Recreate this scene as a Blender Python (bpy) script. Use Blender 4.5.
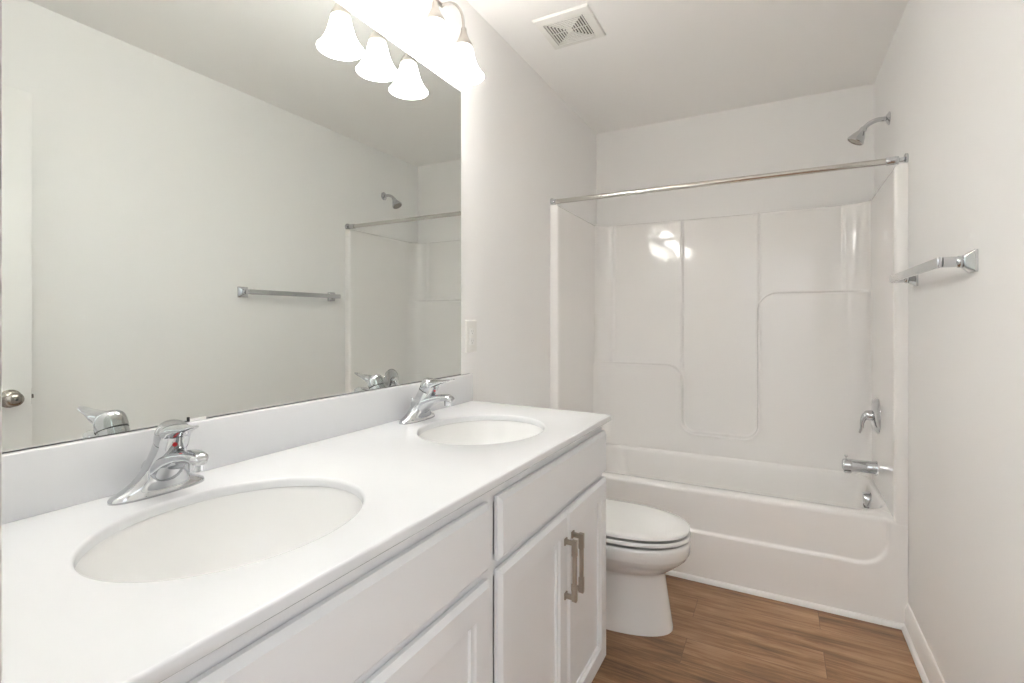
import bpy, bmesh, math
from mathutils import Vector, Matrix
from math import radians as R, pi, sin, cos

for o in list(bpy.data.objects):
    bpy.data.objects.remove(o, do_unlink=True)
S = bpy.context.scene
COL = S.collection

# ------------------------------------------------------------------ camera
F_PX, YAW = 496.9, 0.4904
cam_d = bpy.data.cameras.new('camera')
cam_d.sensor_fit = 'HORIZONTAL'
cam_d.sensor_width = 36.0
cam_d.lens = F_PX / 1024 * 36.0
cam_d.shift_y = -(341.5 - 320.1) / 1024
cam_d.clip_start = 0.01
cam = bpy.data.objects.new('camera', cam_d)
COL.objects.link(cam)
cam.location = (1.0715, 0.0, 1.2078)
cam.rotation_euler = (R(90), 0, YAW)
S.camera = cam

# ------------------------------------------------------------------ world, light levels, exposure
W = bpy.data.worlds.new('world')
S.world = W
W.use_nodes = True
bg = W.node_tree.nodes['Background']
# daylight of the hall behind the doorway: bright above, dim towards the ground
_tc = W.node_tree.nodes.new('ShaderNodeTexCoord')
_sp = W.node_tree.nodes.new('ShaderNodeSeparateXYZ')
_cr = W.node_tree.nodes.new('ShaderNodeValToRGB')
_mr = W.node_tree.nodes.new('ShaderNodeMapRange')
_mr.inputs['From Min'].default_value = -1.0
W.node_tree.links.new(_tc.outputs['Generated'], _sp.inputs[0])
W.node_tree.links.new(_sp.outputs['Z'], _mr.inputs['Value'])
W.node_tree.links.new(_mr.outputs['Result'], _cr.inputs['Fac'])
W.node_tree.links.new(_cr.outputs['Color'], bg.inputs['Color'])
_e = _cr.color_ramp.elements
_e[0].position = 0.40; _e[0].color = (0.16, 0.15, 0.14, 1)
_e[1].position = 0.62; _e[1].color = (0.96, 0.98, 1.0, 1)
bg.inputs['Strength'].default_value = 2.15
SHADE_EMIT = 22.0       # lit frosted glass of each lamp shade
BULB_EMIT = 9.0        # lit bulb in each shade
BULB_COLOR = (1.0, 0.985, 0.96)
S.view_settings.view_transform = 'Standard'
S.view_settings.look = 'None'
S.view_settings.gamma = 1.0
S.view_settings.use_curve_mapping = False
S.view_settings.exposure = 0.0
S.cycles.use_denoising = True
S.cycles.max_bounces = 16
S.cycles.diffuse_bounces = 10
S.cycles.glossy_bounces = 8
S.cycles.sample_clamp_indirect = 6.0

# ------------------------------------------------------------------ measures (metres): x from left wall, y into the room, z up
RW, RD, RH = 1.524, 3.2137, 2.4567
NEAR = 0.117                       # inner face of the wall the camera's doorway is in
JL, JR, DOOR_H = 0.6684, 1.437, 2.062
TUBY = 2.44                        # front of tub
CT, CTH, CX, VY0, VY1 = 0.893, 0.018, 0.5735, NEAR + 0.001, 1.645


# ------------------------------------------------------------------ materials
def mat(name, color, rough=0.5, metal=0.0, coat=0.0, emit=None, emit_s=0.0, bump=0.0, bump_scale=200, spec=0.5):
    m = bpy.data.materials.new(name)
    m.use_nodes = True
    nt = m.node_tree
    b = nt.nodes['Principled BSDF']
    b.inputs['Base Color'].default_value = (*color, 1)
    b.inputs['Roughness'].default_value = rough
    b.inputs['Metallic'].default_value = metal
    b.inputs['Coat Weight'].default_value = coat
    b.inputs['Coat Roughness'].default_value = 0.04
    b.inputs['Specular IOR Level'].default_value = spec
    if emit:
        b.inputs['Emission Color'].default_value = (*emit, 1)
        b.inputs['Emission Strength'].default_value = emit_s
    tc = nt.nodes.new('ShaderNodeTexCoord')
    nz = nt.nodes.new('ShaderNodeTexNoise')
    nz.inputs['Scale'].default_value = bump_scale
    nz.inputs['Detail'].default_value = 3
    nt.links.new(tc.outputs['Object'], nz.inputs['Vector'])
    if bump:
        bp = nt.nodes.new('ShaderNodeBump')
        bp.inputs['Strength'].default_value = bump
        bp.inputs['Distance'].default_value = 0.001
        nt.links.new(nz.outputs['Fac'], bp.inputs['Height'])
        nt.links.new(bp.outputs['Normal'], b.inputs['Normal'])
    else:                                        # very slight roughness variation
        mr = nt.nodes.new('ShaderNodeMapRange')
        mr.inputs['To Min'].default_value = max(0.0, rough * 0.94)
        mr.inputs['To Max'].default_value = rough * 1.06
        nz.inputs['Scale'].default_value = 12
        nt.links.new(nz.outputs['Fac'], mr.inputs['Value'])
        nt.links.new(mr.outputs['Result'], b.inputs['Roughness'])
    return m


M_WALL = mat('wall_paint', (0.895, 0.891, 0.882), 0.6, bump=0.10, bump_scale=420)
M_CEIL = mat('ceiling_paint', (0.915, 0.907, 0.894), 0.9, bump=0.15, bump_scale=300)
M_TRIM = mat('trim_paint', (0.86, 0.855, 0.84), 0.3)
M_ACRYL = mat('white_acrylic', (0.905, 0.893, 0.878), 0.08, coat=0.35)
M_COUNTER = mat('white_marble', (0.725, 0.735, 0.75), 0.16)
M_PORC = mat('white_porcelain', (0.86, 0.86, 0.85), 0.06, coat=0.5)
M_CAB = mat('cabinet_paint', (0.80, 0.81, 0.825), 0.32)
M_CHROME = mat('chrome', (0.61, 0.62, 0.635), 0.045, metal=1.0)
M_NICKEL = mat('brushed_nickel', (0.46, 0.41, 0.35), 0.28, metal=1.0)
M_SATIN = mat('satin_nickel', (0.66, 0.64, 0.60), 0.14, metal=1.0)
M_LAMP = mat('lamp_nickel', (0.46, 0.43, 0.395), 0.3, metal=1.0)
M_KNOB = mat('dark_nickel', (0.42, 0.38, 0.34), 0.25, metal=1.0)
M_DARK = mat('dark_gap', (0.02, 0.02, 0.02), 0.6)
M_GREYGAP = mat('grey_gap', (0.06, 0.055, 0.05), 0.7)
M_PLASTIC = mat('white_plastic', (0.84, 0.83, 0.80), 0.35)
M_SHADOWLINE = mat('slot_shade_grey', (0.45, 0.45, 0.43), 0.5)
M_RED = mat('red_enamel', (0.6, 0.02, 0.03), 0.3)
M_MIRROR = mat('mirror_silver', (0.815, 0.845, 0.825), 0.0, metal=1.0)
M_BULB = mat('lit_bulb', (1, 1, 1), 0.4, emit=BULB_COLOR, emit_s=BULB_EMIT)


def shade_mat():
    """frosted white glass: lets part of the bulb's light through and glows itself."""
    m = mat('frosted_glass', (0.93, 0.92, 0.90), 0.35, emit=(1.0, 0.992, 0.98), emit_s=SHADE_EMIT)
    nt = m.node_tree
    out = nt.nodes['Material Output']; b = nt.nodes['Principled BSDF']
    tr = nt.nodes.new('ShaderNodeBsdfTranslucent'); tr.inputs['Color'].default_value = (0.93, 0.91, 0.88, 1)
    mx = nt.nodes.new('ShaderNodeMixShader'); mx.inputs['Fac'].default_value = 0.35
    tc = nt.nodes.new('ShaderNodeTexCoord'); sp = nt.nodes.new('ShaderNodeSeparateXYZ')
    nt.links.new(tc.outputs['Object'], sp.inputs[0])
    mr = nt.nodes.new('ShaderNodeMapRange'); mr.interpolation_type = 'SMOOTHSTEP'
    mr.inputs['From Min'].default_value = -0.168; mr.inputs['From Max'].default_value = -0.222
    mr.inputs['To Min'].default_value = 0.02 * SHADE_EMIT; mr.inputs['To Max'].default_value = SHADE_EMIT  # glow painted dimmer at the neck, away from the low bulb
    nt.links.new(sp.outputs['Z'], mr.inputs['Value']); nt.links.new(mr.outputs['Result'], b.inputs['Emission Strength'])
    nt.links.new(b.outputs[0], mx.inputs[1]); nt.links.new(tr.outputs[0], mx.inputs[2])
    nt.links.new(mx.outputs[0], out.inputs['Surface'])
    return m


M_SHADE = shade_mat()


def floor_mat():
    m = bpy.data.materials.new('vinyl_planks')
    m.use_nodes = True
    nt = m.node_tree
    L = nt.links.new
    b = nt.nodes['Principled BSDF']
    tc = nt.nodes.new('ShaderNodeTexCoord')
    br = nt.nodes.new('ShaderNodeTexBrick')
    br.offset = 0.37
    br.inputs['Color1'].default_value = (0.25, 0.25, 0.25, 1)
    br.inputs['Color2'].default_value = (0.75, 0.75, 0.75, 1)
    br.inputs['Mortar'].default_value = (0.0, 0.0, 0.0, 1)
    br.inputs['Scale'].default_value = 1.0
    br.inputs['Mortar Size'].default_value = 0.0009
    br.inputs['Mortar Smooth'].default_value = 0.3
    br.inputs['Brick Width'].default_value = 1.22
    br.inputs['Row Height'].default_value = 0.152
    L(tc.outputs['Object'], br.inputs['Vector'])
    # each plank gets its own stretch of grain
    add = nt.nodes.new('ShaderNodeVectorMath'); add.operation = 'MULTIPLY_ADD'
    add.inputs[1].default_value = (7.3, 3.1, 5.7)
    L(br.outputs['Color'], add.inputs[0]); L(tc.outputs['Object'], add.inputs[2])
    mp = nt.nodes.new('ShaderNodeMapping'); mp.inputs['Scale'].default_value = (3.0, 42.0, 1.0)
    L(add.outputs[0], mp.inputs['Vector'])
    n1 = nt.nodes.new('ShaderNodeTexNoise')
    n1.inputs['Scale'].default_value = 1.0; n1.inputs['Detail'].default_value = 10
    n1.inputs['Roughness'].default_value = 0.74; n1.inputs['Distortion'].default_value = 0.7
    L(mp.outputs[0], n1.inputs['Vector'])
    mp2 = nt.nodes.new('ShaderNodeMapping'); mp2.inputs['Scale'].default_value = (1.3, 5.0, 1.0)
    L(add.outputs[0], mp2.inputs['Vector'])
    n2 = nt.nodes.new('ShaderNodeTexNoise')
    n2.inputs['Scale'].default_value = 1.6; n2.inputs['Detail'].default_value = 4
    L(mp2.outputs[0], n2.inputs['Vector'])
    mix = nt.nodes.new('ShaderNodeMath'); mix.operation = 'MULTIPLY_ADD'
    mix.inputs[1].default_value = 0.55
    L(n1.outputs['Fac'], mix.inputs[0])
    m3 = nt.nodes.new('ShaderNodeMath'); m3.operation = 'MULTIPLY'; m3.inputs[1].default_value = 0.45
    L(n2.outputs['Fac'], m3.inputs[0]); L(m3.outputs[0], mix.inputs[2])
    m4 = nt.nodes.new('ShaderNodeMath'); m4.operation = 'MULTIPLY_ADD'; m4.inputs[1].default_value = 0.13
    L(br.outputs['Color'], m4.inputs[0]); L(mix.outputs[0], m4.inputs[2])
    cr = nt.nodes.new('ShaderNodeValToRGB')
    e = cr.color_ramp.elements
    e[0].position = 0.41; e[0].color = (0.075, 0.040, 0.021, 1)
    e[1].position = 0.73; e[1].color = (0.50, 0.325, 0.19, 1)
    k = e.new(0.56); k.color = (0.285, 0.152, 0.072, 1)
    L(m4.outputs[0], cr.inputs['Fac'])
    gm = nt.nodes.new('ShaderNodeMix'); gm.data_type = 'RGBA'
    gm.inputs['B'].default_value = (0.15, 0.085, 0.048, 1)
    L(br.outputs['Fac'], gm.inputs['Factor']); L(cr.outputs['Color'], gm.inputs['A'])
    L(gm.outputs['Result'], b.inputs['Base Color'])
    b.inputs['Roughness'].default_value = 0.42
    bp = nt.nodes.new('ShaderNodeBump'); bp.inputs['Strength'].default_value = 0.12; bp.inputs['Distance'].default_value = 0.001
    L(n1.outputs['Fac'], bp.inputs['Height']); L(bp.outputs['Normal'], b.inputs['Normal'])
    return m


M_FLOOR = floor_mat()


# ------------------------------------------------------------------ object helpers
def wloc(o):
    v = Vector((0, 0, 0))
    while o is not None:
        v += o.location
        o = o.parent
    return v


def tag(o, label=None, cat=None, group=None, kind=None):
    if label: o['label'] = label
    if cat: o['category'] = cat
    if group: o['group'] = group
    if kind: o['kind'] = kind
    return o


def thing(name, label, cat, loc=(0, 0, 0), group=None, kind=None):
    o = bpy.data.objects.new(name, None)
    o.empty_display_size = 0.05
    COL.objects.link(o)
    o.location = loc
    return tag(o, label, cat, group, kind)


def obj(name, bm, m, parent=None, loc=None, sharp=38, label=None, solid=0.0, sub=0):
    """bm holds world coordinates; the object's origin is set to its parent's origin (or loc)."""
    bmesh.ops.remove_doubles(bm, verts=bm.verts, dist=1e-6)
    bmesh.ops.recalc_face_normals(bm, faces=bm.faces)
    org = wloc(parent) if parent is not None else Vector(loc or (0, 0, 0))
    bmesh.ops.translate(bm, verts=bm.verts, vec=-org)
    me = bpy.data.meshes.new(name)
    bm.to_mesh(me)
    bm.free()
    me.shade_smooth()
    if sharp:
        me.set_sharp_from_angle(angle=R(sharp))
    me.materials.append(m)
    o = bpy.data.objects.new(name, me)
    COL.objects.link(o)
    if parent is not None:
        o.parent = parent
    else:
        o.location = org
    if label: o['label'] = label
    if solid:
        md = o.modifiers.new('thickness', 'SOLIDIFY'); md.thickness = solid; md.offset = -1
    return o


def dup(root, loc, label=None):
    r = root.copy(); COL.objects.link(r); r.location = loc
    if label: r['label'] = label
    for ch in list(root.children):
        c = ch.copy(); COL.objects.link(c); c.parent = r
        for g in list(ch.children):
            d = g.copy(); COL.objects.link(d); d.parent = c
    return r


# ------------------------------------------------------------------ shape helpers (all add to a bmesh)
def NB():
    return bmesh.new()


def box(bm, x0, x1, y0, y1, z0, z1, bev=0.0, seg=2):
    r = bmesh.ops.create_cube(bm, size=1.0)
    vs = r['verts']
    for v in vs:
        v.co = Vector(((x0 + x1) / 2 + v.co.x * (x1 - x0), (y0 + y1) / 2 + v.co.y * (y1 - y0), (z0 + z1) / 2 + v.co.z * (z1 - z0)))
    if bev:
        es = list({e for v in vs for e in v.link_edges})
        bmesh.ops.bevel(bm, geom=es, offset=bev, segments=seg, profile=0.5, affect='EDGES')
    return bm


def loft(bm, rings, cap0=True, cap1=True, closed=True):
    vr = [[bm.verts.new(p) for p in ring] for ring in rings]
    n = len(vr[0])
    for a, b in zip(vr, vr[1:]):
        for i in range(n if closed else n - 1):
            j = (i + 1) % n
            bm.faces.new((a[i], a[j], b[j], b[i]))
    if cap0: bm.faces.new(list(reversed(vr[0])))
    if cap1: bm.faces.new(vr[-1])
    return bm


def lathe(bm, profile, origin, axis='Z', n=40, mtx=None, cap0=False, cap1=False):
    """profile: (radius, distance along axis)."""
    rings = []
    for r, h in profile:
        ring = []
        for i in range(n):
            a = 2 * pi * i / n
            p = Vector((r * cos(a), r * sin(a), h))
            if axis == 'X': p = Vector((p.z, p.x, p.y))
            elif axis == 'Y': p = Vector((p.x, p.z, p.y))
            if mtx: p = mtx @ p
            ring.append(p + Vector(origin))
        rings.append(ring)
    return loft(bm, rings, cap0, cap1)


def smooth_path(pts, n=6):
    """Catmull-Rom through the points."""
    P = [Vector(p) for p in pts]
    P = [P[0] * 2 - P[1]] + P + [P[-1] * 2 - P[-2]]
    out = []
    for i in range(1, len(P) - 2):
        for k in range(n):
            t = k / n
            a, b, c, d = P[i - 1], P[i], P[i + 1], P[i + 2]
            out.append(0.5 * ((2 * b) + (c - a) * t + (2 * a - 5 * b + 4 * c - d) * t * t + (3 * b - a - 3 * c + d) * t ** 3))
    out.append(P[-2])
    return out


def tube(bm, path, radius, n=16, cap=True, rz=None, power=2.0, up=Vector((0, 1, 0))):
    """tube along a path; radius and rz are numbers or lists: half-width along `up` and half-height across it."""
    m = len(path)
    rr = radius if isinstance(radius, (list, tuple)) else [radius] * m
    r2 = rr if rz is None else (rz if isinstance(rz, (list, tuple)) else [rz] * m)
    rings = []
    for i, p in enumerate(path):
        t = (path[min(i + 1, m - 1)] - path[max(i - 1, 0)]).normalized()
        u = (up - t * up.dot(t)).normalized()
        w = t.cross(u)
        ring = []
        for k in range(n):
            a = 2 * pi * k / n
            ca, sa = cos(a), sin(a)
            q = 2.0 / power
            ring.append(p + u * rr[i] * math.copysign(abs(ca) ** q, ca) + w * r2[i] * math.copysign(abs(sa) ** q, sa))
        rings.append(ring)
    return loft(bm, rings, cap, cap)


def lerp_list(vals, m):
    out = []
    for i in range(m):
        t = i / (m - 1) * (len(vals) - 1)
        k = min(int(t), len(vals) - 2)
        out.append(vals[k] + (vals[k + 1] - vals[k]) * (t - k))
    return out


def sstep(a, b, x):
    t = max(0.0, min(1.0, (x - a) / (b - a)))
    return t * t * (3 - 2 * t)


def rrect_sdf(x, z, cx, cz, hx, hz, r):
    qx, qz = abs(x - cx) - hx + r, abs(z - cz) - hz + r
    return math.hypot(max(qx, 0), max(qz, 0)) + min(max(qx, qz), 0) - r


def rrect_ring(x0, x1, y0, y1, r, z, n=12):
    pts = []
    for (cx, cy, a0) in ((x1 - r, y1 - r, 0), (x0 + r, y1 - r, 90), (x0 + r, y0 + r, 180), (x1 - r, y0 + r, 270)):
        for k in range(n + 1):
            a = R(a0 + 90 * k / n)
            pts.append(Vector((cx + r * cos(a), cy + r * sin(a), z)))
    return pts


# ================================================================== ROOM SHELL
T = 0.10
fl = obj('floor', box(NB(), -T, RW + T, -1.3, RD + T, -0.05, 0), M_FLOOR)
tag(fl, 'brown wood-look plank floor in front of the tub and toilet', 'floor', kind='structure')
tag(obj('ceiling', box(NB(), -T, RW + T, 0, RD + T, RH, RH + T), M_CEIL), 'plain white flat ceiling holding the square exhaust vent', 'ceiling', kind='structure')
tag(obj('wall_left', box(NB(), -T, 0, 0, RD + T, 0, RH), M_WALL), 'white wall behind the mirror, vanity and toilet', 'wall', kind='structure')
tag(obj('wall_right', box(NB(), RW, RW + T, 0, RD + T, 0, RH), M_WALL), 'white wall carrying the towel bar and shower head', 'wall', kind='structure')
tag(obj('wall_far', box(NB(), 0, RW, RD, RD + T, 0, RH), M_WALL), 'white wall above the tub surround at the far end', 'wall', kind='structure')
bm = NB()
box(bm, 0, JL - 0.019, 0, NEAR, 0, RH)
box(bm, JR + 0.019, RW, 0, NEAR, 0, RH)
box(bm, JL - 0.019, JR + 0.019, 0, NEAR, DOOR_H + 0.019, RH)
tag(obj('wall_near', bm, M_WALL), 'white wall with the doorway at the near end of the vanity', 'wall', kind='structure')
# door jamb lining with stop
bm = NB()
box(bm, JL - 0.019, JL, 0, NEAR, 0, DOOR_H + 0.019, 0.001)
box(bm, JR, JR + 0.019, 0, NEAR, 0, DOOR_H + 0.019, 0.001)
box(bm, JL, JR, 0, NEAR, DOOR_H, DOOR_H + 0.019, 0.001)
box(bm, JR - 0.012, JR, 0.03, 0.065, 0, DOOR_H, 0.001)
tag(obj('trim_1', bm, M_TRIM), 'white door jamb lining at the left edge of view', 'door jamb', kind='structure')


def base_profile(bm, y0, y1, xw, s):
    """baseboard with a moulded top, plus quarter-round shoe; s=-1 grows towards -x from wall xw."""
    prof = [(0, 0), (0.0125, 0), (0.0125, 0.072), (0.0112, 0.0745), (0.0112, 0.080), (0.0085, 0.086), (0.0070, 0.094), (0.0045, 0.100), (0.0, 0.102)]
    loft(bm, [[Vector((xw + s * x, y, z)) for x, z in prof] for y in (y0, y1)])


def shoe_profile(bm, y0, y1, xw, s):
    prof = [(0.0125, 0)] + [(0.0125 + 0.013 * cos(a), 0.019 * sin(a)) for a in [R(k * 15) for k in range(7)]]
    loft(bm, [[Vector((xw + s * x, y, z)) for x, z in prof] for y in (y0, y1)])


bm = NB(); base_profile(bm, NEAR, TUBY, RW, -1)
tag(obj('baseboard_right', bm, M_TRIM), 'white moulded baseboard along the right wall up to the tub', 'baseboard', kind='structure')
bm = NB(); shoe_profile(bm, NEAR, TUBY - 0.016, RW, -1)
tag(obj('trim_2', bm, M_TRIM), 'white quarter-round shoe moulding under the right baseboard', 'shoe moulding', kind='structure')
bm = NB(); base_profile(bm, VY1, TUBY, 0, 1)
tag(obj('baseboard_left', bm, M_TRIM), 'white baseboard behind the toilet', 'baseboard', kind='structure')
bm = NB()
prof = [(0, 0)] + [(0.015 * cos(a), 0.019 * sin(a)) for a in [R(k * 15) for k in range(7)]]
loft(bm, [[Vector((x, TUBY - p, z)) for p, z in prof] for x in (0.013, RW - 0.0125)])
tag(obj('trim_3', bm, M_TRIM), 'white strip along the floor at the foot of the tub apron', 'shoe moulding', kind='structure')

# ------------------------------------------------------------------ door, open against the right wall (seen in the mirror)
DX0, DX1, DY0, DY1 = JR - 0.036, JR - 0.001, 0.085, 0.794
door = thing('door_1', 'open white door near the right wall, seen in the mirror with its round knob', 'door', (DX1, DY0, 0), kind='structure')
bm = NB()
box(bm, DX0, DX1, DY0, DY1, 0.012, 2.055, 0.0015)
# recessed two-panel face towards the room: inset the big face twice
for (pz0, pz1) in ((0.25, 0.86), (1.02, 1.90)):
    for xs, sgn in ((DX0, -1), (DX1, 1)):
        ring = lambda d, x: [Vector((x, DY0 + 0.115 + d, pz0 + d)), Vector((x, DY1 - 0.115 - d, pz0 + d)), Vector((x, DY1 - 0.115 - d, pz1 - d)), Vector((x, DY0 + 0.115 + d, pz1 - d))]
        loft(bm, [ring(0, xs), ring(0.004, xs + sgn * 0.005), ring(0.016, xs + sgn * 0.005), ring(0.03, xs + sgn * 0.001)], cap0=False)
obj('slab', bm, M_TRIM, door, sharp=30)
bm = NB()
kz, ky = 0.922, DY1 - 0.060
for s, x in ((-1, DX0), (1, DX1)):
    prof = [(0.0, 0.0), (0.033, 0.0), (0.033, 0.003), (0.030, 0.007), (0.016, 0.010), (0.0115, 0.014), (0.0115, 0.026), (0.017, 0.030), (0.0235, 0.037), (0.0258, 0.045), (0.0238, 0.053), (0.017, 0.059), (0.008, 0.0615), (0.0, 0.062)]
    lathe(bm, [(max(r, 1e-4), s * h) for r, h in prof], (x, ky, kz), 'X', 32)
kn = obj('door_knob', bm, M_KNOB, door, label='dark nickel round knob')
bm = NB(); lathe(bm, [(1e-4, -0.0628), (0.004, -0.0628), (0.004, -0.061)], (DX0, ky, kz), 'X', 16)
obj('keyhole', bm, M_DARK, kn)
bm = NB(); box(bm, DX0 + 0.005, DX1 - 0.005, DY1, DY1 + 0.0015, kz - 0.03, kz + 0.03)
box(bm, DX0 + 0.011, DX1 - 0.011, DY1, DY1 + 0.010, kz - 0.008, kz + 0.008, 0.002)
obj('latch', bm, M_KNOB, door)
for hz in (0.25, 1.02, 1.80):
    bm = NB(); lathe(bm, [(1e-4, -0.045), (0.006, -0.045), (0.006, 0.045), (1e-4, 0.045)], (DX1 + 0.006, NEAR + 0.006, hz), 'Z', 14)
    box(bm, DX1 - 0.001, DX1 + 0.003, NEAR - 0.03, NEAR + 0.004, hz - 0.044, hz + 0.044)
    obj('hinge', bm, M_KNOB, door)

# ================================================================== BATHTUB AND SHOWER UNIT
PT = 0.044                   # thickness of the end panels at the front flange
BY = 3.165                   # face of the back panel
RIM = 0.416
tub = thing('bathtub_shower_unit', 'glossy white moulded tub and shower alcove unit at the far end', 'bathtub', (RW / 2, (TUBY + RD) / 2, 0))

# --- tub: outer shell with recessed apron, rolled rim, basin
X0, X1, YF, YB = 0.0006, RW - 0.0006, TUBY, RD - 0.004
NFX = 240
xs = [X0 + (X1 - X0) * i / NFX for i in range(NFX + 1)]


def apron_y(x, z):
    d = rrect_sdf(x, z, 0.770, 0.50, 0.688, 0.275, 0.10)       # recessed field, open towards the rim
    rec = 0.011 * sstep(0.005, -0.005, d)
    return YF + rec


def basin_ring(inset, z, r, front=0.085, sx=0.0):
    # rounded rectangle sampled so that it pairs with the outer ring
    x0, x1 = 0.095 + inset + sx, RW - 0.042 - inset
    y0, y1 = YF + front + inset * 0.75, BY - 0.047 - inset * 0.75
    return x0, x1, y0, y1, r, z


def rr_point(x0, x1, y0, y1, r, a_x, a_y):
    """project a normalised square-perimeter point (a_x,a_y in -1..1) to the rounded rectangle."""
    cx, cy, hx, hy = (x0 + x1) / 2, (y0 + y1) / 2, (x1 - x0) / 2, (y1 - y0) / 2
    px, py = a_x * hx, a_y * hy
    if abs(px) > hx - r and abs(py) > hy - r:
        dx, dy = abs(px) - (hx - r), abs(py) - (hy - r)
        m = max(dx, dy) / r
        # equal-angle around the corner
        ang = math.atan2(dy, dx)
        px = math.copysign(hx - r + r * cos(ang), px)
        py = math.copysign(hy - r + r * sin(ang), py)
    return cx + px, cy + py


def square_perimeter():
    pts = [(-1 + 2 * i / NFX, -1) for i in range(NFX)]
    pts += [(1, -1 + 2 * i / 60) for i in range(60)]
    pts += [(1 - 2 * i / NFX, 1) for i in range(NFX)]
    pts += [(-1, 1 - 2 * i / 60) for i in range(60)]
    return pts


SQ = square_perimeter()
rings = []
for k in range(81):
    z = (RIM - 0.014) * k / 80
    ring = []
    for ax, ay in SQ:
        x, y = rr_point(X0, X1, YF, YB, 0.004, ax, ay)
        if ay == -1: y = apron_y(x, z)
        ring.append(Vector((x, y, z)))
    rings.append(ring)
for dz, ins in ((-0.009, 0.0012), (-0.005, 0.004), (-0.002, 0.009), (0.0, 0.016)):
    ring = []
    for ax, ay in SQ:
        x, y = rr_point(X0, X1, YF, YB, 0.004, ax, ay)
        if ay == -1: y = apron_y(x, RIM - 0.014)
        if ay < 0: y += ins * (1 if ay == -1 else 0)
        ring.append(Vector((x, y, RIM + dz)))
    rings.append(ring)
for args in (basin_ring(0.0, RIM, 0.13), basin_ring(0.008, RIM - 0.003, 0.125), basin_ring(0.016, RIM - 0.012, 0.12), basin_ring(0.022, RIM - 0.03, 0.12),
             basin_ring(0.032, RIM - 0.10, 0.12), basin_ring(0.048, RIM - 0.20, 0.12, sx=0.03), basin_ring(0.060, RIM - 0.27, 0.12, sx=0.06),
             basin_ring(0.078, RIM - 0.30, 0.11, sx=0.08), basin_ring(0.12, RIM - 0.318, 0.09, sx=0.09), basin_ring(0.17, RIM - 0.322, 0.06, sx=0.09)):
    x0, x1, y0, y1, r, z = args
    rings.append([Vector((*rr_point(x0, x1, y0, y1, r, ax, ay), z)) for ax, ay in SQ])
bm = NB(); loft(bm, rings, cap0=False, cap1=True)
obj('tub', bm, M_ACRYL, tub, sharp=50)
bm = NB(); lathe(bm, [(1e-4, 0.003), (0.026, 0.003), (0.034, 0.0), (0.034, -0.004)], (1.24, 2.83, RIM - 0.3215), 'Z', 28)
obj('drain', bm, M_CHROME, tub)

# --- wall panels: inner contour with coved corners; back panel carries the moulded relief
STOP = 1.822
COVE = 0.085
TILT = 0.018


def relief(x, z):
    col = rrect_sdf(x, z, 0.7700, 1.535, 0.2040, 1.0, 0.075)            # centre column, rounded at its foot
    left = rrect_sdf(x, z, 0.0650, 1.932, 0.5020, 1.0, 0.001)           # field over the left shelf
    # left block: convex rounded top-right corner
    lb = rrect_sdf(x, z, 0.067, 0.232, 0.500, 0.700, 0.10)
    rb = rrect_sdf(x, z, 1.474, 0.358, 0.500, 1.000, 0.10)
    low = 0.030
    inside_low = min(max(-col, -1e9), 1e9)                               # >0 outside the column
    h = 0.0
    ridge = 0.011 * sstep(-0.003, 0.004, col) + 0.004 * (1 - sstep(0.0, 0.009, abs(col - 0.010)))
    # blocks
    blk = min(lb, rb)
    bot = z - 0.60
    d = min(max(blk, -col), max(bot, -col)) if True else 0
    h = ridge + 0.026 * sstep(0.008, -0.006, d)
    # the relief dies out into the coves
    h += 0.010 * (sstep(0.150, 0.128, x) + sstep(1.372, 1.394, x)) * (1 - sstep(0.012, -0.010, d))
    return h


def back_y(x, z):
    return BY + (z - 1.15) * TILT - relief(x, z)


bm = NB()
NXB, NZB = 330, 330
xa, xb = PT + COVE, RW - PT - COVE
rows = []
for j in range(NZB + 1):
    z = RIM - 0.012 + (STOP - 0.012 - RIM + 0.012) * j / NZB
    rows.append([Vector((xa + (xb - xa) * i / NXB, back_y(xa + (xb - xa) * i / NXB, z), z)) for i in range(NXB + 1)])
xsr = [p.x for p in rows[-1]]
top = rows[-1]
rows.append([Vector((p.x, p.y + 0.003, STOP - 0.004)) for p in top])
rows.append([Vector((p.x, p.y + 0.010, STOP)) for p in top])
rows.append([Vector((p.x, RD - 0.001, STOP + 0.002)) for p in top])
loft(bm, rows, False, False, closed=False)
obj('back_panel', bm, M_ACRYL, tub, sharp=60)


def end_panel(side):
    """side -1 left, +1 right: front flange, face, coved corner; x mirrored."""
    def P(x, y, z): return Vector((x if side < 0 else RW - x, y, z))
    bm = NB()
    rows = []
    zs = [RIM - 0.012 + (STOP - 0.012 - RIM + 0.012) * j / NZB for j in range(NZB + 1)]
    def contour(z, off=0.0):
        c = []
        yb = back_y(xa if side < 0 else xb, z)
        pt = PT - off
        c.append((0.001, TUBY))
        c += [(pt - 0.010, TUBY), (pt - 0.004, TUBY + 0.002), (pt - 0.001, TUBY + 0.006), (pt, TUBY + 0.012)]
        n = 20
        for k in range(1, n): c.append((pt - 0.008 * k / n, TUBY + 0.012 + (yb - COVE - TUBY - 0.012) * k / n))
        for k in range(37):
            a = R(90 * k / 36)
            c.append((pt - 0.008 + (COVE + 0.008) * (1 - cos(a)) + off * sin(a), yb - COVE + COVE * sin(a) + off * sin(a)))
        return c
    for z in zs: rows.append([P(x, y, z) for x, y in contour(z)])
    zt = zs[-1]
    base = contour(zt)
    for dz, off in ((0.008, 0.003), (0.012, 0.010), (0.014, 0.034)):
        c = contour(zt, off)
        row = []
        for i, (x, y) in enumerate(c):
            x2, y2 = x, y
            row.append(P(max(x2, 0.001), min(y2 if i else TUBY, RD - 0.001), zt + dz))
        rows.append(row)
    loft(bm, rows, False, False, closed=False)
    return obj('end_panel', bm, M_ACRYL, tub, sharp=60)


end_panel(-1)
end_panel(1)

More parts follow.
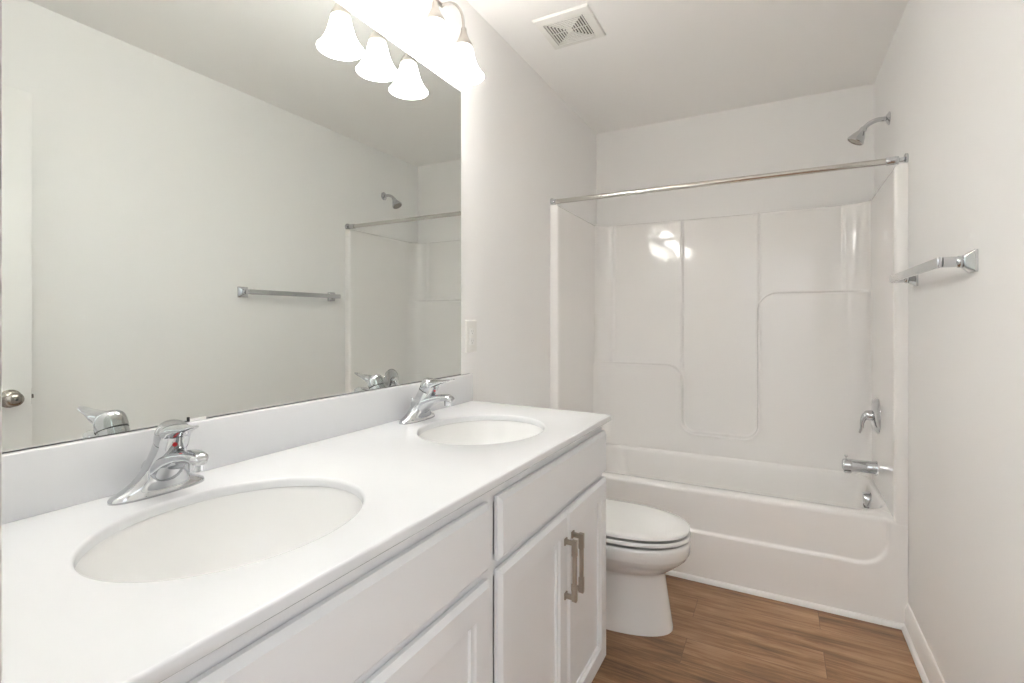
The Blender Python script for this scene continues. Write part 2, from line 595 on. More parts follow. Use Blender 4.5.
# ================================================================== FIXTURES IN THE TUB
FX = RW - 0.0375               # face of right end panel
# shower head on the right wall above the surround
sy, sz = 2.815, 2.130
sh = thing('showerhead', 'small chrome shower head on a bent arm high on the right wall', 'shower head', (RW, sy, sz))
bm = NB(); lathe(bm, [(1e-4, -0.014), (0.012, -0.014), (0.018, -0.011), (0.026, -0.006), (0.030, -0.002), (0.030, 0.0)], (RW - 0.0005, sy, sz), 'X', 32)
obj('flange', bm, M_CHROME, sh)
pth = smooth_path([(RW - 0.010, sy, sz), (RW - 0.045, sy, sz + 0.001), (RW - 0.075, sy, sz - 0.010), (RW - 0.090, sy, sz - 0.022), (RW - 0.098, sy, sz - 0.032)], 6)
bm = NB(); tube(bm, pth, 0.0105, 16)
obj('arm', bm, M_CHROME, sh)
ax = Vector((-0.52, 0.0, -0.85)).normalized()
mt = ax.to_track_quat('Z', 'Y').to_matrix()
ho = (RW - 0.097, sy, sz - 0.030)
bm = NB(); lathe(bm, [(1e-4, -0.004), (0.013, -0.004), (0.015, 0.002), (0.015, 0.010), (0.0145, 0.013), (0.017, 0.017), (0.021, 0.024), (0.0285, 0.040), (0.0345, 0.054), (0.0365, 0.059), (0.0365, 0.064), (0.0345, 0.0665), (0.031, 0.0665)], ho, 'Z', 32, mt)
hd = obj('sprayer', bm, M_CHROME, sh)
bm = NB(); lathe(bm, [(0.031, 0.0662), (0.030, 0.064), (0.024, 0.0655), (0.012, 0.0645), (1e-4, 0.066)], ho, 'Z', 32, mt)
obj('spray_face', bm, M_KNOB, hd)

# valve
vy, vz = 2.850, 0.760
sv = thing('shower_valve', 'chrome round valve plate with a curved lever on the tub end wall', 'shower valve', (FX, vy, vz))
bm = NB(); lathe(bm, [(1e-4, -0.026), (0.026, -0.0255), (0.042, -0.0235), (0.060, -0.0185), (0.074, -0.0115), (0.082, -0.0045), (0.084, -0.001), (0.084, 0.002)], (FX, vy, vz), 'X', 48)
obj('escutcheon', bm, M_CHROME, sv)
bm = NB(); lathe(bm, [(0.026, -0.012), (0.025, -0.030), (0.022, -0.046), (0.016, -0.054), (1e-4, -0.056)], (FX, vy, vz), 'X', 28)
pth = smooth_path([(FX - 0.034, vy, vz + 0.004), (FX - 0.052, vy - 0.002, vz - 0.006), (FX - 0.062, vy - 0.004, vz - 0.034), (FX - 0.064, vy - 0.005, vz - 0.062), (FX - 0.072, vy - 0.005, vz - 0.084)], 5)
tube(bm, pth, lerp_list([0.017, 0.018, 0.015, 0.013, 0.012], len(pth)), 16, rz=lerp_list([0.020, 0.014, 0.009, 0.007, 0.005], len(pth)), power=2.6)
obj('lever', bm, M_CHROME, sv)

# spout
py, pz = 2.865, 0.513
sp = thing('tub_spout', 'chrome tub spout with a diverter pull under the valve', 'tub spout', (FX, py, pz))
bm = NB()
prof = [(0.0315, 0.0), (0.0315, -0.012), (0.0295, -0.016), (0.0285, -0.05), (0.0280, -0.10), (0.0275, -0.128), (0.0255, -0.136), (0.018, -0.140), (1e-4, -0.141)]
lathe(bm, prof, (FX, py, pz), 'X', 36)
lathe(bm, [(0.017, 0.0), (0.0165, -0.010), (0.012, -0.010), (0.0115, 0.0)], (FX - 0.117, py, pz - 0.0265), 'Z', 24)
so = obj('spout', bm, M_CHROME, sp)
bm = NB(); lathe(bm, [(0.0035, 0.026), (0.0035, 0.037), (0.0055, 0.039), (0.0075, 0.042), (0.0065, 0.046), (1e-4, 0.047)], (FX - 0.123, py, pz), 'Z', 16)
obj('diverter_pull', bm, M_CHROME, sp)

# overflow plate on the sloped basin end
oy, oz = 2.860, 0.362
ox = RW - 0.042 - 0.022
mo = Matrix.Rotation(R(-8), 3, 'Y')
ov = thing('overflow_plate', 'small chrome overflow cap inside the tub below the spout', 'overflow plate', (ox, oy, oz))
bm = NB(); lathe(bm, [(0.035, 0.004), (0.036, -0.004), (0.036, -0.022), (0.033, -0.028), (0.026, -0.030), (0.022, -0.028), (1e-4, -0.027)], (ox, oy, oz), 'X', 36, mo)
cp = obj('cap', bm, M_CHROME, ov)
bm = NB(); box(bm, ox - 0.0285, ox - 0.006, oy - 0.018, oy + 0.018, oz - 0.0375, oz - 0.026, 0.002)
obj('overflow_slot', bm, M_DARK, ov)

# shower curtain rod
ry, rz_ = 2.459, 1.842
rd = thing('shower_curtain_rod', 'straight satin nickel shower rod spanning the alcove', 'curtain rod', (RW / 2, ry, rz_))
bm = NB(); tube(bm, [Vector((0.012, ry, rz_)), Vector((RW - 0.055, ry, rz_))], 0.0125, 24)
obj('rod', bm, M_SATIN, rd)
bm = NB(); lathe(bm, [(1e-4, 0.0), (0.021, 0.0), (0.021, 0.006), (0.016, 0.010), (0.0145, 0.024), (0.0128, 0.026)], (0.0005, ry, rz_), 'X', 28)
obj('wall_flange', bm, M_CHROME, rd)
bm = NB(); lathe(bm, [(1e-4, 0.0), (0.023, 0.0), (0.023, -0.007), (0.017, -0.010), (0.009, -0.013), (0.009, -0.026), (0.0155, -0.028), (0.0160, -0.066), (0.0130, -0.070)], (RW - 0.0005, ry, rz_), 'X', 28)
obj('wall_flange', bm, M_CHROME, rd)

# ================================================================== TOWEL BAR on the right wall
tz = 1.361
tb = thing('towel_bar', 'flat chrome towel bar on square posts on the right wall', 'towel bar', (RW, 2.0, tz))
BXC = RW - 0.073


def sq_ring(x, y, hy, hz, z=tz, r=0.25, n=4):
    pts = []
    for (sy_, sz_, a0) in ((1, 1, 0), (-1, 1, 90), (-1, -1, 180), (1, -1, 270)):
        for k in range(n + 1):
            a = R(a0 + 90 * k / n)
            pts.append(Vector((x, y + sy_ * hy * (1 - r) + hy * r * cos(a), z + sz_ * hz * (1 - r) + hz * r * sin(a))))
    return pts


for y in (1.706, 2.318):
    bm = NB()
    loft(bm, [sq_ring(RW - 0.0003, y, 0.029, 0.029, r=0.10), sq_ring(RW - 0.006, y, 0.029, 0.029, r=0.10), sq_ring(RW - 0.0075, y, 0.0275, 0.0275, r=0.12),
              sq_ring(RW - 0.022, y, 0.0175, 0.0175, r=0.3), sq_ring(RW - 0.0245, y, 0.0160, 0.0160, r=0.5)])
    po = obj('post', bm, M_CHROME, tb)
    bm = NB(); lathe(bm, [(0.0130, 0.0), (0.0160, -0.003), (0.0165, -0.007), (0.0160, -0.011), (0.0125, -0.015)], (RW - 0.0225, y, tz), 'X', 24, cap0=True, cap1=True)
    obj('collar', bm, M_CHROME, po)
bm = NB()
box(bm, BXC - 0.006, BXC + 0.005, 1.694, 2.330, tz - 0.0135, tz + 0.0135, 0.003)
for y in (1.706, 2.318):
    box(bm, BXC - 0.004, RW - 0.0355, y - 0.0105, y + 0.0105, tz - 0.0135, tz + 0.0135, 0.003)
obj('bar', bm, M_CHROME, tb)

# ================================================================== CEILING EXHAUST VENT
fx, fy = 0.291, 1.986
fan = thing('exhaust_fan', 'square white ceiling exhaust vent with concentric louvres', 'exhaust fan', (fx, fy, RH))


def sqr(h, z, cx=fx, cy=fy):
    return [Vector((cx - h, cy - h, z)), Vector((cx + h, cy - h, z)), Vector((cx + h, cy + h, z)), Vector((cx - h, cy + h, z))]


bm = NB()
loft(bm, [sqr(0.121, RH - 0.0005), sqr(0.121, RH - 0.004), sqr(0.117, RH - 0.010), sqr(0.090, RH - 0.0165), sqr(0.086, RH - 0.0165), sqr(0.085, RH - 0.010)], cap0=False, cap1=False)
obj('frame', bm, M_PLASTIC, fan, sharp=20)
bm = NB(); loft(bm, [sqr(0.085, RH - 0.001), sqr(0.085, RH - 0.003)])
obj('dark_backing', bm, M_GREYGAP, fan)  # dark sheet stands in for the shaded hollow behind the louvres
bm = NB()
for k in range(6):
    h1 = 0.0815 - k * 0.0115
    h0 = h1 - 0.0053
    loft(bm, [sqr(h1, RH - 0.0120), sqr(h1, RH - 0.0155), sqr(h0, RH - 0.0155), sqr(h0, RH - 0.0120)], False, False)
    loft(bm, [sqr(h0, RH - 0.0120), sqr(h1, RH - 0.0120)], False, False)
loft(bm, [sqr(0.0135, RH - 0.0120), sqr(0.0135, RH - 0.0155)])
box(bm, fx - 0.082, fx + 0.082, fy - 0.002, fy + 0.002, RH - 0.0125, RH - 0.0105)
box(bm, fx - 0.002, fx + 0.002, fy - 0.082, fy + 0.082, RH - 0.0125, RH - 0.0105)
obj('grille', bm, M_PLASTIC, fan, sharp=20)

# ================================================================== MIRROR
MY0, MY1, MZ0, MZ1 = NEAR + 0.003, 1.584, 1.0012, 2.080
mi = thing('wall_mirror', 'large frameless mirror above the double sink counter', 'mirror', (0, (MY0 + MY1) / 2, MZ0))
bm = NB(); box(bm, 0.0006, 0.005, MY0, MY1, MZ0, MZ1)
obj('mirror_glass', bm, M_MIRROR, mi)
bm = NB(); box(bm, 0.0004, 0.0046, MY0, MY1, 0.9992, MZ0)
obj('bottom_strip', bm, M_DARK, mi)  # thin dark strip filling the gap below the glass
bm = NB()
box(bm, 0.0052, 0.0075, 0.588, 0.622, 0.9995, 1.0045, 0.0006)
obj('mirror_clip', bm, M_PLASTIC, mi)
bm = NB(); box(bm, 0.0052, 0.0080, 0.585, 0.5885, 0.9995, 1.0085, 0.0005)
obj('mirror_clip', bm, M_DARK, mi)

# ================================================================== OUTLET beside the mirror
oy0, oz0 = 1.657, 1.143
ot = thing('wall_outlet', 'white outlet plate on the wall beside the mirror', 'outlet', (0, oy0, oz0))
bm = NB(); loft(bm, [[Vector((x, oy0 + sy_ * hy, oz0 + sz_ * hz)) for sy_, sz_ in ((-1, -1), (1, -1), (1, 1), (-1, 1))] for x, hy, hz in ((0.0005, 0.040, 0.064), (0.002, 0.040, 0.064), (0.0065, 0.0365, 0.0605))])
obj('plate', bm, M_PLASTIC, ot, sharp=20)
bm = NB(); box(bm, 0.006, 0.0090, oy0 - 0.0165, oy0 + 0.0165, oz0 - 0.0335, oz0 + 0.0335, 0.001)
fc = obj('receptacle', bm, M_TRIM, ot)
for dz in (0.019, -0.019):
    bm = NB()
    for dy in (-0.0063, 0.0063):
        box(bm, 0.0088, 0.0092, oy0 + dy - 0.0009, oy0 + dy + 0.0009, oz0 + dz - 0.001, oz0 + dz + 0.0065)
    lathe(bm, [(1e-4, 0.0092), (0.0024, 0.0092), (0.0024, 0.0088)], (0, oy0, oz0 + dz - 0.0065), 'X', 12)
    obj('socket', bm, M_SHADOWLINE, fc)  # grey pieces paint the shade inside the slots and ground hole
bm = NB()
box(bm, 0.0088, 0.0105, oy0 - 0.010, oy0 - 0.001, oz0 - 0.004, oz0 + 0.004, 0.0005)
box(bm, 0.0088, 0.0105, oy0 + 0.001, oy0 + 0.010, oz0 - 0.004, oz0 + 0.004, 0.0005)
obj('test_buttons', bm, M_PLASTIC, fc)
for dz in (0.049, -0.049):
    bm = NB(); lathe(bm, [(1e-4, 0.0076), (0.003, 0.0074), (0.003, 0.006)], (0, oy0, oz0 + dz), 'X', 12)
    obj('screw', bm, M_PLASTIC, ot)

# ================================================================== VANITY CABINET
def square_off(bm):
    for v in bm.verts:
        x, y = v.co.x, v.co.y
        v.co.x = x * (1 + 0.0155 * (y - 0.25))
        v.co.y = y * (1 - 0.0365 * x * max(0.0, min(1.0, (y - 0.3) / 0.5)))
    return bm


FXF = 0.560                  # face of doors
FR = 0.541                   # face of face-frame
va = thing('vanity_cabinet', 'long white shaker vanity cabinet under the double sink counter', 'cabinet', (0.27, (VY0 + VY1) / 2, 0))
zt = CT - CTH
yl, yr, ym0, ym1 = VY0 + 0.001, VY1 - 0.004, 0.868, 0.917
bm = NB()
box(bm, 0.002, FR - 0.019, yl, yl + 0.016, 0.086, zt)
box(bm, 0.002, FR - 0.085, yl, yl + 0.016, 0.0, 0.086)
box(bm, 0.002, FR - 0.019, yr - 0.016, yr, 0.086, zt)
box(bm, 0.002, FR - 0.085, yr - 0.016, yr, 0.0, 0.086)
box(bm, 0.002, FR - 0.019, 0.876, 0.892, 0.10, zt)
box(bm, 0.002, 0.010, yl + 0.016, yr - 0.016, 0.10, zt)
box(bm, 0.010, FR - 0.019, yl + 0.016, yr - 0.016, 0.085, 0.10)
obj('carcass', square_off(bm), M_CAB, va)
bm = NB()
for (a, b, c, d) in ((yl, yr, 0.826, zt), (yl, yr, 0.085, 0.125), (yl, yr, 0.672, 0.716)):
    box(bm, FR - 0.019, FR, a, b, c, d)
for (a, b) in ((yl, yl + 0.038), (yr - 0.038, yr), (ym0, ym1)):
    box(bm, FR - 0.0188, FR + 0.0002, a, b, 0.085, zt)
obj('face_frame', square_off(bm), M_CAB, va)
bm = NB(); box(bm, FR - 0.085, FR - 0.070, yl, yr, 0, 0.085)
obj('toe_kick', square_off(bm), M_CAB, va)


def frect(x, y0, y1, z0, z1, d):
    return [Vector((x, y0 + d, z0 + d)), Vector((x, y1 - d, z0 + d)), Vector((x, y1 - d, z1 - d)), Vector((x, y0 + d, z1 - d))]


def slab_front(y0, y1, z0, z1):
    bm = NB()
    r = lambda x, d: frect(x, y0, y1, z0, z1, d)
    loft(bm, [r(FR + 0.0030, 0.0), r(FXF - 0.008, 0.0), r(FXF - 0.0072, 0.0012), r(FXF - 0.0015, 0.0085), r(FXF, 0.0098), r(FXF, 0.016)])
    return bm


def shaker_door(y0, y1, z0, z1, st=0.057):
    bm = NB()
    r = lambda x, d: frect(x, y0, y1, z0, z1, d)
    loft(bm, [r(FR + 0.0030, 0.0), r(FXF - 0.008, 0.0), r(FXF - 0.0072, 0.0012), r(FXF - 0.0015, 0.0085), r(FXF, 0.0098), r(FXF, st), r(FXF - 0.0015, st + 0.001),
              r(FXF - 0.006, st + 0.006), r(FXF - 0.0068, st + 0.0085), r(FXF - 0.0125, st + 0.0095), r(FXF - 0.0125, st + 0.02)])
    return bm


def pull(yc, zc, hl=0.078):
    bm = NB()
    g = FXF + 0.0325
    box(bm, g - 0.0105, g, yc - 0.0050, yc + 0.0050, zc - hl, zc + hl, 0.0012)
    for s in (-1, 1):
        box(bm, FXF, g - 0.002, yc - 0.0050, yc + 0.0050, zc + s * (hl - 0.0055) - 0.0055, zc + s * (hl - 0.0055) + 0.0055, 0.001)
        box(bm, FXF, FXF + 0.004, yc - 0.0085, yc + 0.0085, zc + s * (hl - 0.0055) - 0.009, zc + s * (hl - 0.0055) + 0.009, 0.0008)
        box(bm, g - 0.0125, g + 0.0012, yc - 0.0062, yc + 0.0062, zc + s * (hl - 0.018) - 0.021, zc + s * (hl - 0.018) + 0.021, 0.0012)
    return bm


DZ0, DZ1, FZ0, FZ1 = 0.090, 0.6865, 0.7055, 0.8405
SPL, SPR = 0.4985, 1.2960
obj('drawer_front', square_off(slab_front(VY0 + 0.008, 0.8785, FZ0, FZ1)), M_CAB, va)
obj('drawer_front', square_off(slab_front(0.917, VY1 - 0.005, FZ0, FZ1)), M_CAB, va)
for (a, b, hy) in ((VY0 + 0.008, SPL - 0.0015, SPL - 0.026), (SPL + 0.0015, 0.8785, SPL + 0.026), (0.917, SPR - 0.0015, SPR - 0.025), (SPR + 0.0015, VY1 - 0.005, SPR + 0.027)):
    d = obj('door', square_off(shaker_door(a, b, DZ0, DZ1)), M_CAB, va)
    obj('handle', square_off(pull(hy, 0.541)), M_NICKEL, d, label='brushed nickel square bar pull')

# ================================================================== COUNTERTOP with backsplash and two sink openings
SX, SA, SB, SY1, SY2 = 0.310, 0.174, 0.2035, 0.4985, 1.2435
ct = thing('countertop', 'white countertop with backsplash and two oval sink openings', 'countertop', (CX / 2, (VY0 + VY1) / 2, CT))
NE = 128


def rect_ring(x0, x1, y0, y1, cx, cy, z):
    angs = [2 * pi * k / NE for k in range(NE)]
    for (px, py) in ((x0, y0), (x1, y0), (x1, y1), (x0, y1)):       # snap nearest samples to the corners
        a = math.atan2(py - cy, px - cx) % (2 * pi)
        k = min(range(NE), key=lambda i: abs((angs[i] - a + pi) % (2 * pi) - pi))
        angs[k] = a
    out = []
    for a in angs:
        c, s = cos(a), sin(a)
        t = min((x1 - cx) / c if c > 1e-9 else ((x0 - cx) / c if c < -1e-9 else 1e9), (y1 - cy) / s if s > 1e-9 else ((y0 - cy) / s if s < -1e-9 else 1e9))
        out.append(Vector((cx + c * t, cy + s * t, z)))
    return out


def ell(cx, cy, a, b, z):
    return [Vector((cx + a * cos(2 * pi * k / NE), cy + b * sin(2 * pi * k / NE), z)) for k in range(NE)]


YM = 0.870
bm = NB()
for cy, ya, yb in ((SY1, VY0, YM), (SY2, YM, VY1)):
    A = (0.001, CX - 0.004, ya, yb, SX, cy)
    def outline(z):
        t = bmesh.new()
        for p in rect_ring(*A, z): t.verts.new(p)
        q = [v.co.copy() for v in square_off(t).verts]
        t.free()
        return q
    loft(bm, [outline(CT), ell(SX, cy, SA + 0.006, SB + 0.006, CT), ell(SX, cy, SA + 0.003, SB + 0.003, CT - 0.0008), ell(SX, cy, SA + 0.0008, SB + 0.0008, CT - 0.0032),
              ell(SX, cy, SA, SB, CT - 0.007), ell(SX, cy, SA, SB, CT - CTH), outline(CT - CTH)], False, False)
prof = [(CX - 0.004, CT), (CX - 0.002, CT - 0.0005), (CX - 0.0005, CT - 0.002), (CX, CT - 0.004), (CX, CT - CTH + 0.002), (CX - 0.002, CT - CTH), (CX - 0.004, CT - CTH)]
eb = NB()
NY = 12
v = [[eb.verts.new((x, VY0 + (VY1 - VY0) * k / NY, z)) for x, z in prof] for k in range(NY + 1)]
for k in range(NY):
    for i in range(len(prof) - 1):
        eb.faces.new((v[k][i], v[k][i + 1], v[k + 1][i + 1], v[k + 1][i]))
for y in (VY0, VY1):                                   # end faces
    eb.faces.new([eb.verts.new((x, y, z)) for x, z in [(0.001, CT)] + prof + [(0.001, CT - CTH)]])
eb.faces.new([eb.verts.new((0.001, y, z)) for y, z in ((VY0, CT), (VY1, CT), (VY1, CT - CTH), (VY0, CT - CTH))])
square_off(eb)
_m = bpy.data.meshes.new('edge'); eb.to_mesh(_m); eb.free()
bm.from_mesh(_m); bpy.data.meshes.remove(_m)
obj('counter_slab', bm, M_COUNTER, ct, sharp=45)
bm = NB(); box(bm, 0.0008, 0.0205, VY0, VY1, CT, 0.999, 0.0022, 3)
obj('backsplash', bm, M_COUNTER, ct)


def sink(cy, label):
    s = thing('sink_basin', label, 'sink', (SX, cy, CT - CTH), group='oval sinks set into the counter')
    bm = NB()
    a, b = SA + 0.003, SB + 0.003
    prof = [(1.10, 0.0), (1.03, -0.0004), (1.0, -0.001), (0.992, -0.006), (0.984, -0.022), (0.968, -0.048), (0.938, -0.076), (0.885, -0.102), (0.80, -0.123), (0.67, -0.138), (0.50, -0.147), (0.31, -0.152), (0.13, -0.154)]
    loft(bm, [ell(SX, cy, a * k, b * k, CT - CTH - 0.0006 + z) for k, z in prof], False, False)
    o = obj('bowl', bm, M_PORC, s, sharp=60)
    zb = CT - CTH - 0.155
    bm = NB(); lathe(bm, [(0.030, -0.002), (0.030, 0.0015), (0.026, 0.003), (0.021, 0.0015), (0.021, -0.02)], (SX, cy, zb), 'Z', 32)
    obj('drain_ring', bm, M_CHROME, s)
    bm = NB(); lathe(bm, [(1e-4, 0.0055), (0.010, 0.005), (0.018, 0.002), (0.0185, -0.004), (0.006, -0.02)], (SX, cy, zb), 'Z', 28)
    obj('stopper', bm, M_CHROME, s)
    return s


s0 = sink(SY1, 'white oval sink basin in front of the nearer faucet')
dup(s0, (SX, SY2, CT - CTH), 'white oval sink basin in front of the faucet by the outlet')


# ================================================================== FAUCETS
def faucet(x0, y0, label, turn=0.0):
    f = thing('faucet', label, 'faucet', (x0, y0, CT), group='single-lever faucets on the counter')
    def V(x, y, z): return Vector((x0 + x, y0 + y, CT + z))
    n = 48
    # base plate sweeping up into the forward-leaning column
    bm = NB()
    prof = [  # z, centre x, half x, half y, power
        (0.0003, 0.000, 0.0270, 0.0790, 2.4), (0.0050, 0.000, 0.0270, 0.0790, 2.4), (0.0085, 0.000, 0.0260, 0.0768, 2.4), (0.0115, 0.000, 0.0255, 0.0715, 2.3),
        (0.0155, 0.001, 0.0255, 0.0630, 2.3), (0.0205, 0.002, 0.0260, 0.0545, 2.2), (0.0265, 0.004, 0.0268, 0.0470, 2.2), (0.0340, 0.006, 0.0275, 0.0405, 2.1),
        (0.0430, 0.009, 0.0280, 0.0352, 2.0), (0.0530, 0.0150, 0.0278, 0.0312, 2.0), (0.0660, 0.0220, 0.0270, 0.0285, 2.0), (0.0800, 0.0305, 0.0263, 0.0268, 2.0), (0.0950, 0.0390, 0.0260, 0.0260, 2.0)]
    rings = []
    for z, cx, hx, hy, p in prof:
        ring = []
        for k in range(n):
            a = 2 * pi * k / n
            px = hx * math.copysign(abs(cos(a)) ** (2 / p), cos(a))
            zz = z
            if z > 0.05: zz = z - px * 0.43 * (z - 0.05) / 0.0475         # top of the column slopes forward
            ring.append(V(cx + px, hy * math.copysign(abs(sin(a)) ** (2 / p), sin(a)), zz))
        rings.append(ring)
    loft(bm, rings, True, True)
    obj('body', bm, M_CHROME, f, sharp=50)
    # spout: wide root flowing out of the column
    bm = NB()
    pth = smooth_path([V(0.002, 0, 0.038), V(0.024, 0, 0.050), V(0.052, 0, 0.0645), V(0.084, 0, 0.0745), V(0.110, 0, 0.0780), V(0.126, 0, 0.0755), V(0.1335, 0, 0.0700)], 6)
    m = len(pth)
    tube(bm, pth, lerp_list([0.0300, 0.0290, 0.0250, 0.0208, 0.0182, 0.0158, 0.0090], m), 32, rz=lerp_list([0.0300, 0.0235, 0.0155, 0.0115, 0.0105, 0.0098, 0.0060], m), power=2.4)
    obj('spout', bm, M_CHROME, f, sharp=60)
    bm = NB(); lathe(bm, [(1e-4, 0.0535), (0.0092, 0.0535), (0.0107, 0.0545), (0.0110, 0.067), (0.0110, 0.072)], V(0.116, 0, 0), 'Z', 24)
    obj('aerator', bm, M_CHROME, f)
    # seal ring, hood and lever turn about the column's leaning axis
    rot = Matrix.Rotation(turn, 3, 'Z')
    pc = Vector((0.034, 0, 0))
    def T_(x, y, z):
        p = rot @ (Vector((x, y, z)) - pc) + pc
        return V(p.x, p.y, p.z)
    axis = Vector((0.395, 0, 0.919)).normalized()
    mt = rot @ axis.to_track_quat('Z', 'Y').to_matrix()
    mt0 = axis.to_track_quat('Z', 'Y').to_matrix()
    o = V(0.0395, 0, 0.0950)
    bm = NB(); lathe(bm, [(0.0255, -0.001), (0.0268, -0.0003), (0.0268, 0.0022), (0.0255, 0.0028)], o, 'Z', 40, mt0, True, True)
    obj('seal_ring', bm, M_DARK, f)
    bm = NB()
    lathe(bm, [(0.0240, 0.0025), (0.0272, 0.0027), (0.0276, 0.006), (0.0277, 0.012), (0.0274, 0.019), (0.0262, 0.0255), (0.0235, 0.0315), (0.0188, 0.0360), (0.0112, 0.0388), (0.0052, 0.0395), (1e-4, 0.0397)], o, 'Z', 44, mt)
    pth = smooth_path([T_(0.038, 0, 0.1090), T_(0.056, 0, 0.1145), T_(0.075, 0, 0.1200), T_(0.095, 0, 0.1248), T_(0.115, 0, 0.1288), T_(0.131, 0, 0.1335), T_(0.138, 0, 0.1355)], 6)
    m = len(pth)
    side = rot @ Vector((0, 1, 0))
    tube(bm, pth, lerp_list([0.0210, 0.0240, 0.0230, 0.0180, 0.0135, 0.0100, 0.0060], m), 28, rz=lerp_list([0.0190, 0.0160, 0.0110, 0.0068, 0.0040, 0.0026, 0.0015], m), power=2.2, up=side)
    web = [[T_(x, y, z) for x, y, z in row] for row in (
        [(0.053, -0.0235, 0.0900), (0.0615, -0.016, 0.0865), (0.0645, 0, 0.0850), (0.0615, 0.016, 0.0865), (0.053, 0.0235, 0.0900)],
        [(0.060, -0.0220, 0.1020), (0.0680, -0.015, 0.0995), (0.0710, 0, 0.0985), (0.0680, 0.015, 0.0995), (0.060, 0.0220, 0.1020)],
        [(0.066, -0.0195, 0.1150), (0.0765, -0.014, 0.1140), (0.0795, 0, 0.1135), (0.0765, 0.014, 0.1140), (0.066, 0.0195, 0.1150)])]
    loft(bm, web, False, False, closed=False)
    obj('lever', bm, M_CHROME, f, sharp=60)
    nrm = rot @ Vector((0.93, 0, -0.37)).normalized()
    mq = nrm.to_track_quat('Z', 'Y').to_matrix()
    bm = NB(); lathe(bm, [(1e-4, 0.0012), (0.0036, 0.0010), (0.0036, -0.001)], T_(0.0700, -0.0045, 0.0965), 'Z', 16, mq)
    obj('hot_mark', bm, M_RED, f, label='red hot dot')
    bm = NB(); lathe(bm, [(0.0022, 0.004), (0.0022, 0.058), (0.0045, 0.060), (0.0050, 0.064), (0.0040, 0.068), (1e-4, 0.069)], V(-0.0235, 0.004, 0), 'Z', 14)
    lathe(bm, [(0.0055, 0.0003), (0.0055, 0.003), (0.0022, 0.0045)], V(-0.0235, 0.004, 0), 'Z', 14)
    obj('lift_rod', bm, M_CHROME, f)
    return f


faucet(0.070, 0.500, 'chrome single-lever faucet at the nearer sink', R(-8))
faucet(0.070, 1.2435, 'chrome single-lever faucet at the far sink by the outlet')

# ================================================================== TOILET
TX, TY = 0.0, 2.005
to = thing('toilet', 'white toilet with closed lid between the vanity and the tub', 'toilet', (0.40, TY, 0))
NT = 64


def egg(xc, af, ab, w, z, pf=2.15, pb=2.6):
    pts = []
    for k in range(NT):
        a = 2 * pi * k / NT
        c, s = cos(a), sin(a)
        p = pf if c > 0 else pb
        pts.append(Vector((xc + (af if c > 0 else ab) * math.copysign(abs(c) ** (2 / p), c), TY + w * math.copysign(abs(s) ** (2 / p), s), z)))
    return pts


bm = NB()
prof = [  # z, xc, af, ab, w
    (0.000, 0.44, 0.272, 0.335, 0.120), (0.012, 0.44, 0.272, 0.335, 0.120), (0.020, 0.44, 0.270, 0.334, 0.1185), (0.06, 0.44, 0.264, 0.330, 0.115), (0.12, 0.44, 0.255, 0.325, 0.110),
    (0.18, 0.44, 0.246, 0.320, 0.107), (0.210, 0.44, 0.243, 0.318, 0.107), (0.222, 0.445, 0.243, 0.320, 0.110), (0.228, 0.45, 0.242, 0.325, 0.115), (0.240, 0.465, 0.243, 0.340, 0.128),
    (0.258, 0.48, 0.250, 0.350, 0.145), (0.276, 0.49, 0.261, 0.355, 0.160), (0.292, 0.50, 0.267, 0.355, 0.171), (0.304, 0.50, 0.272, 0.350, 0.177), (0.3085, 0.50, 0.2755, 0.345, 0.1795), (0.340, 0.50, 0.277, 0.340, 0.180),
    (0.348, 0.50, 0.277, 0.335, 0.180), (0.354, 0.50, 0.274, 0.330, 0.178), (0.357, 0.50, 0.268, 0.325, 0.173), (0.356, 0.50, 0.262, 0.32, 0.167), (0.345, 0.50, 0.254, 0.31, 0.160)]
loft(bm, [egg(xc, af, ab, w, z) for z, xc, af, ab, w in prof], True, True)
obj('bowl', bm, M_PORC, to, sharp=50)


def flat_egg(z0, z1, xc, af, ab, w, dome=0.0, edge=0.005, hollow=0.006, dish=0.0):
    bm = NB()
    R_ = [(z0 + hollow, 0.016), (z0 + hollow * 0.8, 0.0085), (z0, 0.0065), (z0, edge * 0.6), (z0 + edge * 0.5, 0.0), (z1 - edge, 0.0), (z1 - edge * 0.35, edge * 0.35), (z1, edge)]
    rings = [egg(xc, af - d, ab - d, w - d, z, 2.2, 3.2) for z, d in R_]
    if dish:
        rings += [egg(xc, af - d, ab - d, w - d, z1 - dish * k, 2.2, 3.2) for d, k in ((0.008, 0.1), (0.016, 0.6), (0.026, 1.0))]
    else:
        for s in (0.85, 0.65, 0.4, 0.15):
            rings.append(egg(xc, (af - edge) * s, (ab - edge) * s, (w - edge) * s, z1 + dome * (1 - s * s), 2.2, 3.2))
    loft(bm, rings, True, True)
    return bm


